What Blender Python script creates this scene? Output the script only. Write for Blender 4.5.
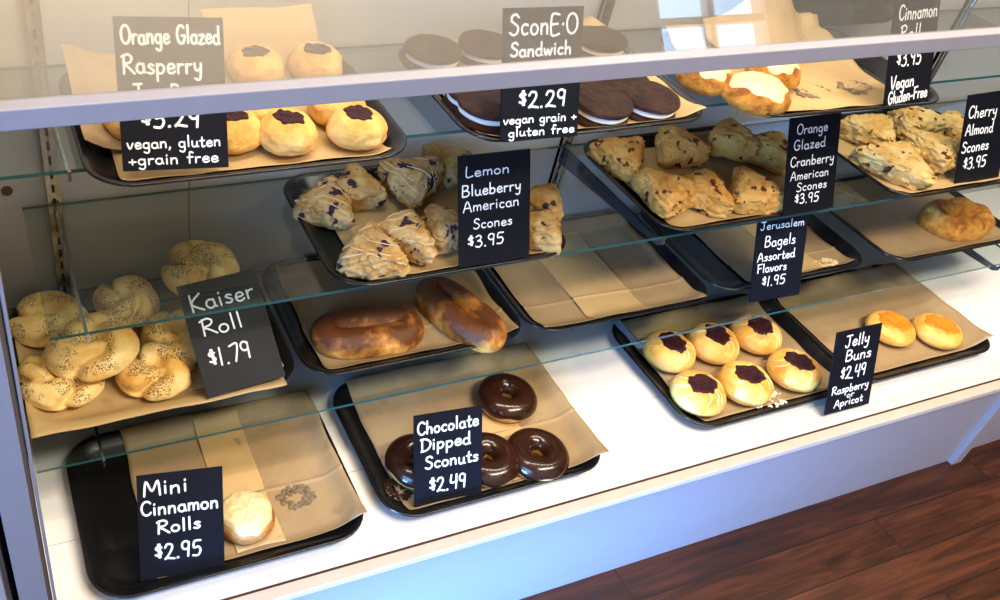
import bpy, bmesh, math, random
from mathutils import Vector, Matrix, noise
R = math.radians
sc = bpy.context.scene
for o in list(bpy.data.objects): bpy.data.objects.remove(o)
COL = sc.collection
# ------------------------------------------------------------------ camera
CAM = Vector((0.0, -0.66625, 1.40))
ROT = ((0.91878049, -0.37527555, 0.12251803), (-0.15460291, -0.62761732, -0.76301667), (0.36323594, 0.68210319, -0.63466124))
FPX, PX, PY = 908.153, 366.55, 291.156
cd = bpy.data.cameras.new('camera'); cam = bpy.data.objects.new('camera', cd); COL.objects.link(cam)
right, down, fwd = Vector(ROT[0]), Vector(ROT[1]), Vector(ROT[2])
m3 = Matrix((right, -down, -fwd)).transposed()
cam.matrix_world = Matrix.Translation(CAM) @ m3.to_4x4()
cd.sensor_fit = 'HORIZONTAL'; cd.sensor_width = 36; cd.lens = FPX/1000*36
cd.shift_x = (500-PX)/1000; cd.shift_y = (PY-300)/1000
cd.clip_start = 0.02; cd.clip_end = 60
sc.camera = cam
def at(u, v, z):
    """the world point on the level plane at height z that the photograph shows at pixel (u, v)"""
    d = right*((u-PX)/FPX) + down*((v-PY)/FPX) + fwd
    return CAM + d*((z-CAM.z)/d.z)
# ------------------------------------------------------------------ light
sc.view_settings.view_transform = 'Standard'; sc.view_settings.look = 'None'
sc.view_settings.gamma = 1; sc.view_settings.use_curve_mapping = False
sc.view_settings.exposure = 0.02
w = bpy.data.worlds.new('sky'); sc.world = w; w.use_nodes = True
bg = w.node_tree.nodes['Background']; bg.inputs[0].default_value = (0.50, 0.74, 1.0, 1); bg.inputs[1].default_value = 2.6
def area(name, loc, target, sx, sy, power, color):
    l = bpy.data.lights.new(name, 'AREA'); l.shape = 'RECTANGLE'; l.size = sx; l.size_y = sy; l.energy = power; l.color = color
    o = bpy.data.objects.new(name, l); COL.objects.link(o); o.location = loc
    o.rotation_euler = (Vector(target)-Vector(loc)).to_track_quat('-Z', 'Y').to_euler()
    return o
area('ceiling_strip_light', (1.0, 0.20, 2.45), (1.0, 0.20, 0.3), 2.4, 0.06, 48, (1.0, 0.90, 0.77))
area('room_light', (1.4, -0.95, 2.5), (1.15, 0.25, 0.5), 1.7, 0.3, 92, (1.0, 0.88, 0.71))
area('added_wall_wash', (0.6, -2.05, 2.6), (0.6, -2.9, 1.6), 2.2, 0.2, 30, (1.0, 0.88, 0.70))  # added lamp, brightens the wall so the front glass mirrors cream
area('window_daylight', (-1.19, -1.10, 1.15), (0.1, 0.0, 0.9), 1.1, 1.0, 27, (0.16, 0.44, 1.0)).data.spread = R(110)
area('added_panel_blue', (-1.19, -0.85, 0.09), (0.42, 0.0, 0.085), 0.7, 0.14, 12.5, (0.12, 0.40, 1.0)).data.spread = R(22)  # added lamp below deck height that tints the front panel blue
# ------------------------------------------------------------------ materials
def newmat(name):
    m = bpy.data.materials.new(name); m.use_nodes = True
    nt = m.node_tree; b = nt.nodes['Principled BSDF']
    return m, nt, b
def node(nt, t, **kw):
    n = nt.nodes.new(t)
    for k, v in kw.items(): setattr(n, k, v)
    return n
def L(nt, a, b): nt.links.new(a, b)
def coord(nt, kind='Object'):
    return node(nt, 'ShaderNodeTexCoord').outputs[kind]
def nz(nt, vec, scale, detail=4, rough=.6, dist=0):
    n = node(nt, 'ShaderNodeTexNoise'); n.inputs['Scale'].default_value = scale; n.inputs['Detail'].default_value = detail
    n.inputs['Roughness'].default_value = rough; n.inputs['Distortion'].default_value = dist
    L(nt, vec, n.inputs['Vector']); return n.outputs[0]
def ramp(nt, fac, stops, interp='LINEAR'):
    r = node(nt, 'ShaderNodeValToRGB'); cr = r.color_ramp; cr.interpolation = interp
    while len(cr.elements) < len(stops): cr.elements.new(.5)
    for e, (p, c) in zip(cr.elements, stops):
        e.position = p; e.color = (*c, 1) if len(c) == 3 else c
    L(nt, fac, r.inputs[0]); return r.outputs[0]
def mix(nt, fac, a, b):
    m = node(nt, 'ShaderNodeMix', data_type='RGBA')
    for s, v in ((0, fac), (6, a), (7, b)):
        if hasattr(v, 'is_linked'): L(nt, v, m.inputs[s])
        else: m.inputs[s].default_value = v if s == 0 else (*v, 1)
    return m.outputs[2]
def math_(nt, op, a, b=0):
    m = node(nt, 'ShaderNodeMath', operation=op, use_clamp=False)
    for i, v in enumerate((a, b)):
        if hasattr(v, 'is_linked'): L(nt, v, m.inputs[i])
        else: m.inputs[i].default_value = v
    return m.outputs[0]
def bump(nt, b, h, strength=.4, dist=.002):
    n = node(nt, 'ShaderNodeBump'); n.inputs['Strength'].default_value = strength; n.inputs['Distance'].default_value = dist
    L(nt, h, n.inputs['Height']); L(nt, n.outputs[0], b.inputs['Normal'])
def plain(name, col, rough=.5, spec=.5, metal=0, var=0.06, scale=30, bumpy=0):
    m, nt, b = newmat(name); c = coord(nt); n = nz(nt, c, scale)
    lo = tuple(x*(1-var) for x in col); hi = tuple(min(1, x*(1+var)) for x in col)
    L(nt, ramp(nt, n, [(.3, lo), (.7, hi)]), b.inputs['Base Color'])
    b.inputs['Roughness'].default_value = rough; b.inputs['Specular IOR Level'].default_value = spec; b.inputs['Metallic'].default_value = metal
    if bumpy: bump(nt, b, nz(nt, c, scale*6), bumpy, .0015)
    return m
def rand_shift(nt, c):
    """every pastry reads its own part of the pattern"""
    oi = node(nt, 'ShaderNodeObjectInfo'); s = math_(nt, 'MULTIPLY', oi.outputs['Random'], 9.0)
    v = node(nt, 'ShaderNodeVectorMath', operation='ADD'); L(nt, c, v.inputs[0]); L(nt, s, v.inputs[1]); return v.outputs[0]
def baked(name, light, mid, dark, scale=28, rough=.55, spots=None, seeds=False, glaze=None, lift=(.35, .62), bstr=.5, top=.25):
    m, nt, b = newmat(name); c0 = coord(nt); c = rand_shift(nt, c0)
    n = nz(nt, c, scale, 6, .65)
    g = node(nt, 'ShaderNodeSeparateXYZ'); L(nt, coord(nt, 'Generated'), g.inputs[0])
    f = math_(nt, 'ADD', n, math_(nt, 'MULTIPLY', math_(nt, 'SUBTRACT', g.outputs[2], .5), top))
    col = ramp(nt, f, [(lift[0], light), ((lift[0]+lift[1])/2, mid), (lift[1], dark)])
    if glaze:
        gcol, gs, thr = glaze
        gm = ramp(nt, nz(nt, c, gs, 3, .5, .6), [(thr, (0, 0, 0)), (thr+.06, (1, 1, 1))])
        col = mix(nt, gm, col, gcol)
    if spots:
        scol, ss, thr = spots
        sm = ramp(nt, nz(nt, c, ss, 2, .5), [(thr, (0, 0, 0)), (thr+.04, (1, 1, 1))])
        col = mix(nt, sm, col, scol)
    if seeds:
        v = node(nt, 'ShaderNodeTexVoronoi'); v.inputs['Scale'].default_value = 400; L(nt, c, v.inputs['Vector'])
        sd = ramp(nt, v.outputs['Distance'], [(.36, (1, 1, 1)), (.48, (0, 0, 0))])
        mk = ramp(nt, nz(nt, c, 34, 2, .5), [(.47, (0, 0, 0)), (.53, (1, 1, 1))])
        up = ramp(nt, g.outputs[2], [(.35, (0, 0, 0)), (.6, (1, 1, 1))])
        f2 = math_(nt, 'MULTIPLY', math_(nt, 'MULTIPLY', sd, mk), up)
        col = mix(nt, f2, col, (.035, .032, .035))
    L(nt, col, b.inputs['Base Color']); b.inputs['Roughness'].default_value = rough
    b.inputs['Specular IOR Level'].default_value = .35
    b.inputs['Subsurface Weight'].default_value = 0
    bump(nt, b, nz(nt, c, scale*6, 6, .75), bstr, .009)
    return m
M = {}
M['white_laminate'] = plain('white_laminate', (.70, .69, .68), .38, .4, var=.02)
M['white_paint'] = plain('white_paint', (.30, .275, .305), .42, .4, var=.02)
M['back_paint'] = plain('back_paint', (.43, .44, .45), .32, .5, var=.03, scale=3)
M['wall_cream'] = plain('wall_cream', (.62, .54, .41), .8, .2, var=.03, scale=4)
M['rail_wood'] = plain('rail_wood', (.62, .50, .43), .5, .3, var=.05)
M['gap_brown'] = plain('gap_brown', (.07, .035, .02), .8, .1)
M['chrome'] = plain('chrome', (.62, .64, .68), .18, .5, 1, var=.15, scale=60)
M['steel_dark'] = plain('steel_dark', (.10, .10, .105), .35, .5, .6)
M['slot'] = plain('slot', (.02, .02, .025), .7, .2)
M['bar_metal'] = plain('bar_metal', (.20, .19, .22), .42, .4, .0, var=.03)
M['tray_black'] = plain('tray_black', (.006, .006, .007), .24, .4, var=.2, scale=80)
M['slate'] = plain('slate', (.005, .006, .010), .5, .15, var=.2, scale=25)
M['chalk'] = plain('chalk', (.92, .92, .90), .7, .2, var=.03)
M['shelf_dark'] = plain('shelf_dark', (.03, .022, .02), .5, .4, var=.3, scale=5)
def parchment(name, a, b_):
    m, nt, b = newmat(name); c = rand_shift(nt, coord(nt))
    n = nz(nt, c, 9, 5, .6); st = nz(nt, c, 22, 4, .6)
    col = ramp(nt, n, [(.3, a), (.7, b_)])
    col = mix(nt, ramp(nt, st, [(.62, (0, 0, 0)), (.70, (.35, .35, .35))]), col, tuple(x*.6 for x in a))
    L(nt, col, b.inputs['Base Color']); b.inputs['Roughness'].default_value = .5; b.inputs['Specular IOR Level'].default_value = .35
    bump(nt, b, nz(nt, c, 45, 4, .6), .25, .002)
    return m
M['parchment'] = parchment('parchment', (.27, .18, .09), (.36, .25, .13))
M['parchment_pale'] = parchment('parchment_pale', (.42, .28, .12), (.51, .35, .16))
M['kaiser'] = baked('kaiser_crust', (.90, .66, .27), (.80, .46, .11), (.54, .22, .03), 16, .45, seeds=True, lift=(.46, .84), bstr=.2, top=.12)
M['jam_bun'] = baked('raspberry_bun_crumb', (.84, .53, .17), (.74, .38, .08), (.50, .20, .03), 24, .6, lift=(.42, .80), top=.10)
M['jelly_bun'] = baked('jelly_bun_crust', (.84, .53, .15), (.74, .37, .06), (.46, .16, .02), 18, .42, lift=(.42, .85), bstr=.15, top=.3)
M['blue_scone'] = baked('blueberry_scone_crumb', (.80, .55, .23), (.60, .32, .08), (.28, .115, .03), 30, .7, spots=((.05, .02, .05), 42, .60), lift=(.41, .80), bstr=.8, top=.1)
M['cran_scone'] = baked('cranberry_scone_crumb', (.90, .49, .12), (.76, .34, .055), (.36, .13, .02), 30, .65, spots=((.13, .018, .010), 50, .61), lift=(.45, .84), bstr=.8, top=.1)
M['cherry_scone'] = baked('cherry_scone_crumb', (.86, .60, .23), (.72, .40, .09), (.40, .16, .03), 30, .7, spots=((.10, .03, .012), 50, .63), lift=(.46, .80), bstr=.8, top=.1)
M['strudel'] = baked('strudel_crust', (.80, .42, .10), (.46, .17, .025), (.12, .035, .008), 17, .38, lift=(.32, .57), bstr=.35, top=.22)
M['croissant'] = baked('croissant_crust', (.82, .46, .10), (.66, .27, .03), (.30, .09, .012), 34, .5, lift=(.36, .66), bstr=.9, top=.1)
M['roll'] = baked('cinnamon_roll_crust', (.74, .43, .17), (.52, .25, .07), (.28, .10, .02), 24, .6, lift=(.35, .7))
M['donut'] = baked('donut_dough', (.82, .55, .22), (.72, .42, .13), (.5, .24, .06), 30, .6, lift=(.4, .8), bstr=.2)
M['cookie'] = baked('chocolate_cookie', (.085, .034, .018), (.055, .021, .011), (.025, .010, .006), 34, .8, lift=(.35, .7), bstr=.9)
M['cream'] = plain('cream_filling', (.88, .85, .78), .5, .3, var=.03)
M['icing'] = plain('icing', (.68, .52, .27), .45, .5, var=.08, scale=60, bumpy=.4)
M['drizzle'] = plain('drizzle', (.86, .76, .58), .3, .5, var=.05)
M['bun_drizzle'] = plain('bun_drizzle', (.84, .60, .32), .3, .5, var=.05)
M['scone_drizzle'] = plain('scone_drizzle', (.78, .62, .40), .4, .4, var=.08)
M['choc'] = plain('chocolate_glaze', (.026, .008, .004), .18, .45, var=.25, scale=40)
M['jam'] = plain('raspberry_jam', (.032, .003, .006), .35, .3, var=.6, scale=220, bumpy=1)
M['apricot'] = plain('apricot_jam', (.74, .20, .012), .3, .5, var=.2, scale=60, bumpy=.5)
M['residue'] = plain('residue', (.17, .12, .07), .5, .4, var=.5, scale=160, bumpy=.8)
M['crumb'] = plain('crumb', (.70, .52, .28), .8, .2, var=.3, scale=100)
def glass_mat(name, tint, base, haze=0):
    m, nt, b = newmat(name); nt.nodes.remove(b)
    out = nt.nodes['Material Output']
    t = node(nt, 'ShaderNodeBsdfTransparent'); t.inputs[0].default_value = (*tint, 1)
    g = node(nt, 'ShaderNodeBsdfGlossy'); g.inputs['Roughness'].default_value = .0; g.inputs[0].default_value = (1, 1, 1, 1)
    lw = node(nt, 'ShaderNodeLayerWeight'); lw.inputs[0].default_value = .5
    f = math_(nt, 'ADD', math_(nt, 'MULTIPLY', math_(nt, 'POWER', lw.outputs['Facing'], 5.0), 1-base), base)
    mx = node(nt, 'ShaderNodeMixShader'); L(nt, f, mx.inputs[0]); L(nt, t.outputs[0], mx.inputs[1]); L(nt, g.outputs[0], mx.inputs[2])
    last = mx.outputs[0]
    if haze:  # diffuse cream put on the pane in place of mirrored haze
        d = node(nt, 'ShaderNodeBsdfDiffuse'); d.inputs[0].default_value = (.9, .85, .75, 1)
        tr = node(nt, 'ShaderNodeBsdfTranslucent'); tr.inputs[0].default_value = (.9, .85, .75, 1)
        a = node(nt, 'ShaderNodeMixShader'); a.inputs[0].default_value = .5; L(nt, d.outputs[0], a.inputs[1]); L(nt, tr.outputs[0], a.inputs[2])
        m2 = node(nt, 'ShaderNodeMixShader'); m2.inputs[0].default_value = haze; L(nt, last, m2.inputs[1]); L(nt, a.outputs[0], m2.inputs[2]); last = m2.outputs[0]
    L(nt, last, out.inputs[0]); return m
M['glass'] = glass_mat('shelf_glass', (.84, .875, .87), .04)
M['front_glass'] = glass_mat('front_glass', (.95, .95, .94), .22, haze=.055)
M['window_glass'] = glass_mat('window_glass', (.97, .98, 1), .04)
def edge_mat():
    m, nt, b = newmat('glass_edge')
    b.inputs['Base Color'].default_value = (.03, .12, .115, 1); b.inputs['Roughness'].default_value = .10
    b.inputs['Transmission Weight'].default_value = .2
    return m
M['glass_edge'] = edge_mat()
def floor_mat():
    m, nt, b = newmat('plank_floor'); c = coord(nt)
    br = node(nt, 'ShaderNodeTexBrick'); br.offset = .37; br.offset_frequency = 2
    br.inputs['Scale'].default_value = 1; br.inputs['Brick Width'].default_value = .95; br.inputs['Row Height'].default_value = .085
    br.inputs['Mortar Size'].default_value = .0016; br.inputs['Mortar Smooth'].default_value = .2
    br.inputs['Color1'].default_value = (0, 0, 0, 1); br.inputs['Color2'].default_value = (1, 1, 1, 1); br.inputs['Mortar'].default_value = (.5, .5, .5, 1)
    L(nt, c, br.inputs['Vector'])
    mp = node(nt, 'ShaderNodeMapping'); mp.inputs['Scale'].default_value = (2.2, 26, 1); L(nt, c, mp.inputs[0])
    off = node(nt, 'ShaderNodeVectorMath', operation='ADD'); L(nt, mp.outputs[0], off.inputs[0])
    L(nt, math_(nt, 'MULTIPLY', br.outputs['Color'], 7.0), off.inputs[1])
    n = nz(nt, off.outputs[0], 1.6, 7, .65, 1.2)
    col = ramp(nt, n, [(.30, (.014, .005, .003)), (.5, (.045, .014, .006)), (.72, (.10, .033, .014))])
    tone = ramp(nt, br.outputs['Color'], [(0, (.75, .72, .72)), (1, (1.15, 1.1, 1.1))])
    mu = node(nt, 'ShaderNodeMix', data_type='RGBA', blend_type='MULTIPLY'); mu.inputs[0].default_value = 1
    L(nt, col, mu.inputs[6]); L(nt, tone, mu.inputs[7])
    col = mix(nt, br.outputs['Fac'], mu.outputs[2], (.012, .005, .003))
    L(nt, col, b.inputs['Base Color']); b.inputs['Roughness'].default_value = .38; b.inputs['Specular IOR Level'].default_value = .4
    bump(nt, b, n, .15, .002); return m
M['floor'] = floor_mat()
# ------------------------------------------------------------------ builders
def link(name, me, mats, parent=None, smooth=False):
    o = bpy.data.objects.new(name, me); COL.objects.link(o)
    for m in (mats if isinstance(mats, (list, tuple)) else [mats]): me.materials.append(m)
    if smooth: me.polygons.foreach_set('use_smooth', [True]*len(me.polygons))
    if parent: o.parent = parent
    return o
def tag(o, label=None, cat=None, group=None, kind=None):
    for k, v in (('label', label), ('category', cat), ('group', group), ('kind', kind)):
        if v: o[k] = v
    return o
def empty(name, loc=(0, 0, 0), rz=0):
    o = bpy.data.objects.new(name, None); COL.objects.link(o); o.location = loc; o.rotation_euler = (0, 0, rz); o.empty_display_size = .05
    return o
class MB:
    def __init__(s): s.v = []; s.f = []; s.mi = []
    def box(s, a, b, mi=0, M_=None):
        i = len(s.v)
        for z in (a[2], b[2]):
            for x, y in ((a[0], a[1]), (b[0], a[1]), (b[0], b[1]), (a[0], b[1])):
                p = Vector((x, y, z)); s.v.append(M_ @ p if M_ else p)
        for f in ((3, 2, 1, 0), (4, 5, 6, 7), (0, 1, 5, 4), (1, 2, 6, 5), (2, 3, 7, 6), (3, 0, 4, 7)):
            s.f.append([i+k for k in f]); s.mi.append(mi)
    def grid(s, fn, nu, nv, cu=False, cv=False, mi=0):
        i = len(s.v)
        for a in range(nu):
            for b in range(nv):
                s.v.append(Vector(fn(a/(nu if cu else nu-1), b/(nv if cv else nv-1))))
        for a in range(nu if cu else nu-1):
            for b in range(nv if cv else nv-1):
                a2, b2 = (a+1) % nu, (b+1) % nv
                s.f.append([i+a*nv+b, i+a2*nv+b, i+a2*nv+b2, i+a*nv+b2]); s.mi.append(mi)
    def tube(s, pts, r, n=6, mi=0):
        pts = [Vector(p) for p in pts]
        i0 = len(s.v)
        for k, p in enumerate(pts):
            t = (pts[min(k+1, len(pts)-1)]-pts[max(k-1, 0)]).normalized()
            u = t.orthogonal().normalized(); v = t.cross(u)
            if k and True:
                # keep the ring from twisting
                u = (pu - t*pu.dot(t)).normalized(); v = t.cross(u)
            pu = u
            for j in range(n):
                a = 2*math.pi*j/n; s.v.append(p+(u*math.cos(a)+v*math.sin(a))*(r(k/(len(pts)-1)) if callable(r) else r))
        for k in range(len(pts)-1):
            for j in range(n):
                s.f.append([i0+k*n+j, i0+k*n+(j+1) % n, i0+(k+1)*n+(j+1) % n, i0+(k+1)*n+j]); s.mi.append(mi)
        s.f.append([i0+j for j in range(n)][::-1]); s.mi.append(mi)
        s.f.append([i0+(len(pts)-1)*n+j for j in range(n)]); s.mi.append(mi)
    def build(s, name, mats, parent=None, smooth=False, bevel=0):
        me = bpy.data.meshes.new(name); me.from_pydata([tuple(v) for v in s.v], [], s.f)
        me.polygons.foreach_set('material_index', s.mi); me.update()
        o = link(name, me, mats, parent, smooth)
        if bevel:
            md = o.modifiers.new('bevel', 'BEVEL'); md.width = bevel; md.segments = 2; md.limit_method = 'ANGLE'
        return o
def fbm(p, octs=4, s=1.0):
    v = 0; a = 1; t = 0
    for _ in range(octs):
        v += a*noise.noise(p*s); t += a; a *= .5; s *= 2.03
    return v/t
_ICO = {}
def ico(sub):
    if sub not in _ICO:
        bm = bmesh.new(); bmesh.ops.create_icosphere(bm, subdivisions=sub, radius=1)
        bm.verts.ensure_lookup_table()
        _ICO[sub] = ([v.co.copy().normalized() for v in bm.verts], [[v.index for v in f.verts] for f in bm.faces]); bm.free()
    return _ICO[sub]
def blob(name, fn, mat, parent=None, sub=5):
    vs, fs = ico(sub); me = bpy.data.meshes.new(name)
    me.from_pydata([tuple(fn(d)) for d in vs], [], fs); me.update()
    return link(name, me, mat, parent, True)
def cap(name, fn, phimax, off, mat, parent, nr=16, nt=56, sink=.0015, lump=.9, lf=150):
    """a topping that lies on the surface fn, out to the angle phimax(theta) from straight up"""
    def g(a, b):
        th = 2*math.pi*a; ph = phimax(th)*max(b, .001)
        d = Vector((math.sin(ph)*math.cos(th), math.sin(ph)*math.sin(th), math.cos(ph)))
        p = Vector(fn(d)); e = 1-b**6
        return p + Vector((d.x*.5, d.y*.5, d.z)).normalized()*(off*e*(1+lump*noise.noise(p*lf+Vector((off*900, 0, 0)))) - sink*(1-e))
    mb = MB(); mb.grid(g, nt, nr, cu=True); return mb.build(name, mat, parent, True)
def drizzle(name, fn, paths, r, mat, parent):
    mb = MB()
    for pa in paths:
        pts = [Vector(fn(Vector(d).normalized()))+Vector((0, 0, r*.3)) for d in pa]
        mb.tube(pts, r, 5)
    return mb.build(name, mat, parent, True)
# ------------------------------------------------------------------ room
def structure(o): return tag(o, kind='structure')
mb = MB(); mb.box((-1.8, -3.0, -.05), (7, .8, 0)); structure(mb.build('floor', M['floor']))
mb = MB(); mb.box((-1.8, .72, 0), (7, .80, 2.7)); structure(mb.build('wall_back', M['wall_cream']))
FY = -2.9
mb = MB()
W2 = (3.15, 3.95, 1.25, 2.30)
def wall_piece(x0, x1, z0, z1): mb.box((x0, FY-.1, z0), (x1, FY, z1))
wall_piece(-1.8, W2[0], 0, 2.7); wall_piece(W2[0], W2[1], 0, W2[2]); wall_piece(W2[0], W2[1], W2[3], 2.7); wall_piece(W2[1], 7, 0, 2.7)
structure(mb.build('wall_front', M['wall_cream']))
mb = MB(); LX = -1.25; WY = (-1.75, -.50, .12, 1.95)
mb.box((LX-.1, FY, 0), (LX, WY[0], 2.7)); mb.box((LX-.1, WY[1], 0), (LX, .72, 2.7)); mb.box((LX-.1, WY[0], 0), (LX, WY[1], WY[2])); mb.box((LX-.1, WY[0], WY[3]), (LX, WY[1], 2.7))
structure(mb.build('wall_left', M['wall_cream']))
mb = MB(); mb.box((6.9, FY, 0), (7, .72, 2.7)); structure(mb.build('wall_right', M['wall_cream']))
mb = MB(); mb.box((-1.8, FY-.1, 2.7), (7, .8, 2.78)); structure(mb.build('ceiling', M['wall_cream']))
for i in (1, 2):
    if i == 1: root = empty('window_1', (LX-.05, (WY[0]+WY[1])/2, WY[2]), R(90)); hw, h = (WY[1]-WY[0])/2, WY[3]-WY[2]
    else: root = empty('window_2', ((W2[0]+W2[1])/2, FY-.05, W2[2])); hw, h = (W2[1]-W2[0])/2, W2[3]-W2[2]
    structure(root)
    mb = MB(); t = .05
    mb.box((-hw, -.05, 0), (-hw+t, .05, h)); mb.box((hw-t, -.05, 0), (hw, .05, h)); mb.box((-hw, -.05, 0), (hw, .05, t)); mb.box((-hw, -.05, h-t), (hw, .05, h))
    mb.box((-.02, -.02, t), (.02, .03, h-t)); mb.box((-hw, -.02, h*.5-.02), (hw, .03, h*.5+.02))
    mb.build('window_frame', M['rail_wood'], root)
    mb = MB(); mb.box((-hw+t, -.004, t), (hw-t, .004, h-t)); mb.build('pane', M['window_glass'], root)
# a dark shelf unit on the far wall, seen only mirrored in the glass
root = tag(empty('bookcase', (5.02, FY+.02, 0)), 'dark wooden shelf unit against the far wall facing the case', 'bookcase')
mb = MB(); mb.box((-.95, 0, 0), (-.91, .35, 2.3)); mb.box((.91, 0, 0), (.95, .35, 2.3)); mb.box((-.95, 0, 0), (.95, .02, 2.3)); mb.build('carcass', M['shelf_dark'], root)
for k in range(6):
    mb = MB(); z = .05+k*.44; mb.box((-.91, .02, z), (.91, .35, z+.03)); mb.build('shelf', M['shelf_dark'], root)
# ------------------------------------------------------------------ the case
XR = 2.55; DZ = .244; BY = .565
case = tag(empty('display_case', (0, 0, 0)), 'white bakery display case with open front below a metal bar', 'display case')
for ya, yb in ((.004, .1595), (.1605, BY)):  # deck split in two; the gap stands in for a cast shadow line
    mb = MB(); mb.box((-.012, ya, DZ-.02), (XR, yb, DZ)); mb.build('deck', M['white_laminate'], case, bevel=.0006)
for a, b in ((-.012, .299), (.3005, 1.45), (1.4515, XR)):
    mb = MB(); mb.box((a, BY, .0), (b, BY+.02, 1.3)); mb.build('back_panel', M['back_paint'], case)
mb = MB(); mb.box((-.03, .0, 0), (-.013, BY+.02, 1.3)); mb.build('side_panel', M['white_paint'], case)
mb = MB(); mb.box((-.012, -.0155, 0), (1.845, .0, DZ-.012)); mb.build('front_panel', M['white_paint'], case)
mb = MB(); mb.box((-.004, -.020, DZ-.012), (XR, -.0005, DZ+.001)); mb.build('front_rail', M['rail_wood'], case, bevel=.0012)
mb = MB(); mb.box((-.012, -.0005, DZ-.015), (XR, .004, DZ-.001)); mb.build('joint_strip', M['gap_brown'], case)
mb = MB(); mb.box((1.845, -.028, 0), (1.875, .0, DZ-.012)); mb.build('corner_trim', M['white_paint'], case, bevel=.002)
mb = MB()
mb.box((-.043, -.020, 0), (-.012, .012, 1.34)); mb.box((-.012, -.012, DZ), (-.0075, .010, 1.34)); mb.box((-.0065, -.016, DZ), (-.003, .010, 1.34))
mb.build('corner_post', M['bar_metal'], case, bevel=.001)
mb = MB(); mb.box((-.012, -.006, 1.0145), (XR, .012, 1.033)); mb.build('front_bar', M['bar_metal'], case, bevel=.0012)
th = R(20); hh = .30
mb = MB(); T = Matrix.Translation((0, .011, 1.032)) @ Matrix.Rotation(-th, 4, 'X')
mb.box((-.004, -.003, 0), (XR, .003, hh), 0, T); mb.build('front_glass', M['front_glass'], case)
mb = MB(); mb.box((-.004, -.006, hh), (XR, .006, hh+.012), 0, T); mb.build('top_bar', M['bar_metal'], case)
def hole():
    mb = MB(); n = 20
    c = Vector((.0225, BY-.0006, .581))
    mb.v += [c+Vector((.0085*math.cos(2*math.pi*k/n), 0, .0085*math.sin(2*math.pi*k/n))) for k in range(n)]
    mb.v += [v+Vector((0, .001, 0)) for v in mb.v[:n]]
    mb.f.append(list(range(n))[::-1]); mb.mi.append(0)
    for k in range(n): mb.f.append([k, (k+1) % n, n+(k+1) % n, n+k]); mb.mi.append(0)
    mb.build('cable_hole', plain('hole_brown', (.12, .065, .035), .8, .2), case)
hole()
SHELF = {1: (.7875, .284, -.012, XR-.02), 2: (.556, .2525, .040, XR-.02), 3: (.360, .2025, -.002, 2.06)}
STX = (.088, 1.030, 1.985)
for x in STX:
    mb = MB(); w_ = .010
    mb.box((x-w_, BY-.011, DZ), (x-w_+.004, BY, 1.28)); mb.box((x+w_-.004, BY-.011, DZ), (x+w_, BY, 1.28)); mb.box((x-w_, BY-.008, DZ), (x+w_, BY, 1.28))
    z = DZ+.03
    while z < 1.26:
        mb.box((x-.0022, BY-.0086, z), (x+.0022, BY-.0078, z+.014), 1); z += .025
    st = mb.build('shelf_standard', [M['chrome'], M['slot']], case)
    for k, (zt, yf, xa, xb) in SHELF.items():
        mb = MB(); z0 = zt-.0062
        prof = [(BY-.010, z0), (yf+.006, z0), (yf-.004, z0+.001), (yf-.007, z0+.010), (yf-.010, z0+.010), (yf-.009, z0-.004), (yf, z0-.011), (BY-.10, z0-.030), (BY-.010, z0-.038)]
        t = .0018; n = len(prof)
        mb.v += [Vector((x-t, y, z)) for y, z in prof]+[Vector((x+t, y, z)) for y, z in prof]
        mb.f.append(list(range(n))); mb.f.append(list(range(n, 2*n))[::-1]); mb.mi += [0, 0]
        for i in range(n): mb.f.append([i, n+i, n+(i+1) % n, (i+1) % n]); mb.mi.append(0)
        mb.build('bracket', M['steel_dark'] if x > .5 else M['chrome'], st)
SL = {1: ('upper glass shelf carrying the jam bun, cookie sandwich and glazed roll trays', ), 2: ('middle glass shelf carrying the three trays of scones', ), 3: ('lower glass shelf carrying the seeded rolls and the bagel tray', )}
for k, (zt, yf, xa, xb) in SHELF.items():
    mb = MB(); mb.box((xa, yf, zt-.005), (xb, BY-.012, zt))
    mb.mi = [0, 0, 1, 1, 1, 1]
    tag(mb.build('glass_shelf', [M['glass'], M['glass_edge']]), SL[k][0], 'shelf', 'glass shelves')
# neighbours
for x0, x1, lab, nm in ((-.75, -.052, 'white cabinet end standing beside the left corner post', 'side_cabinet'), (1.885, 2.6, 'white low cabinet front beyond the corner trim', 'side_cabinet')):
    root = tag(empty(nm, ((x0+x1)/2, 0, 0)), lab, 'cabinet'); hw = (x1-x0)/2; h = DZ-.02 if x0 > 0 else .95
    mb = MB(); mb.box((-hw, .004, .0), (hw, .16 if x0 > 0 else .5, h)); mb.build('body', M['white_paint'], root)
    mb = MB(); mb.box((-hw+.004, -.012, .012), (hw-.004, .004, h-.004)); mb.build('door', M['white_paint'], root, bevel=.002)
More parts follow.
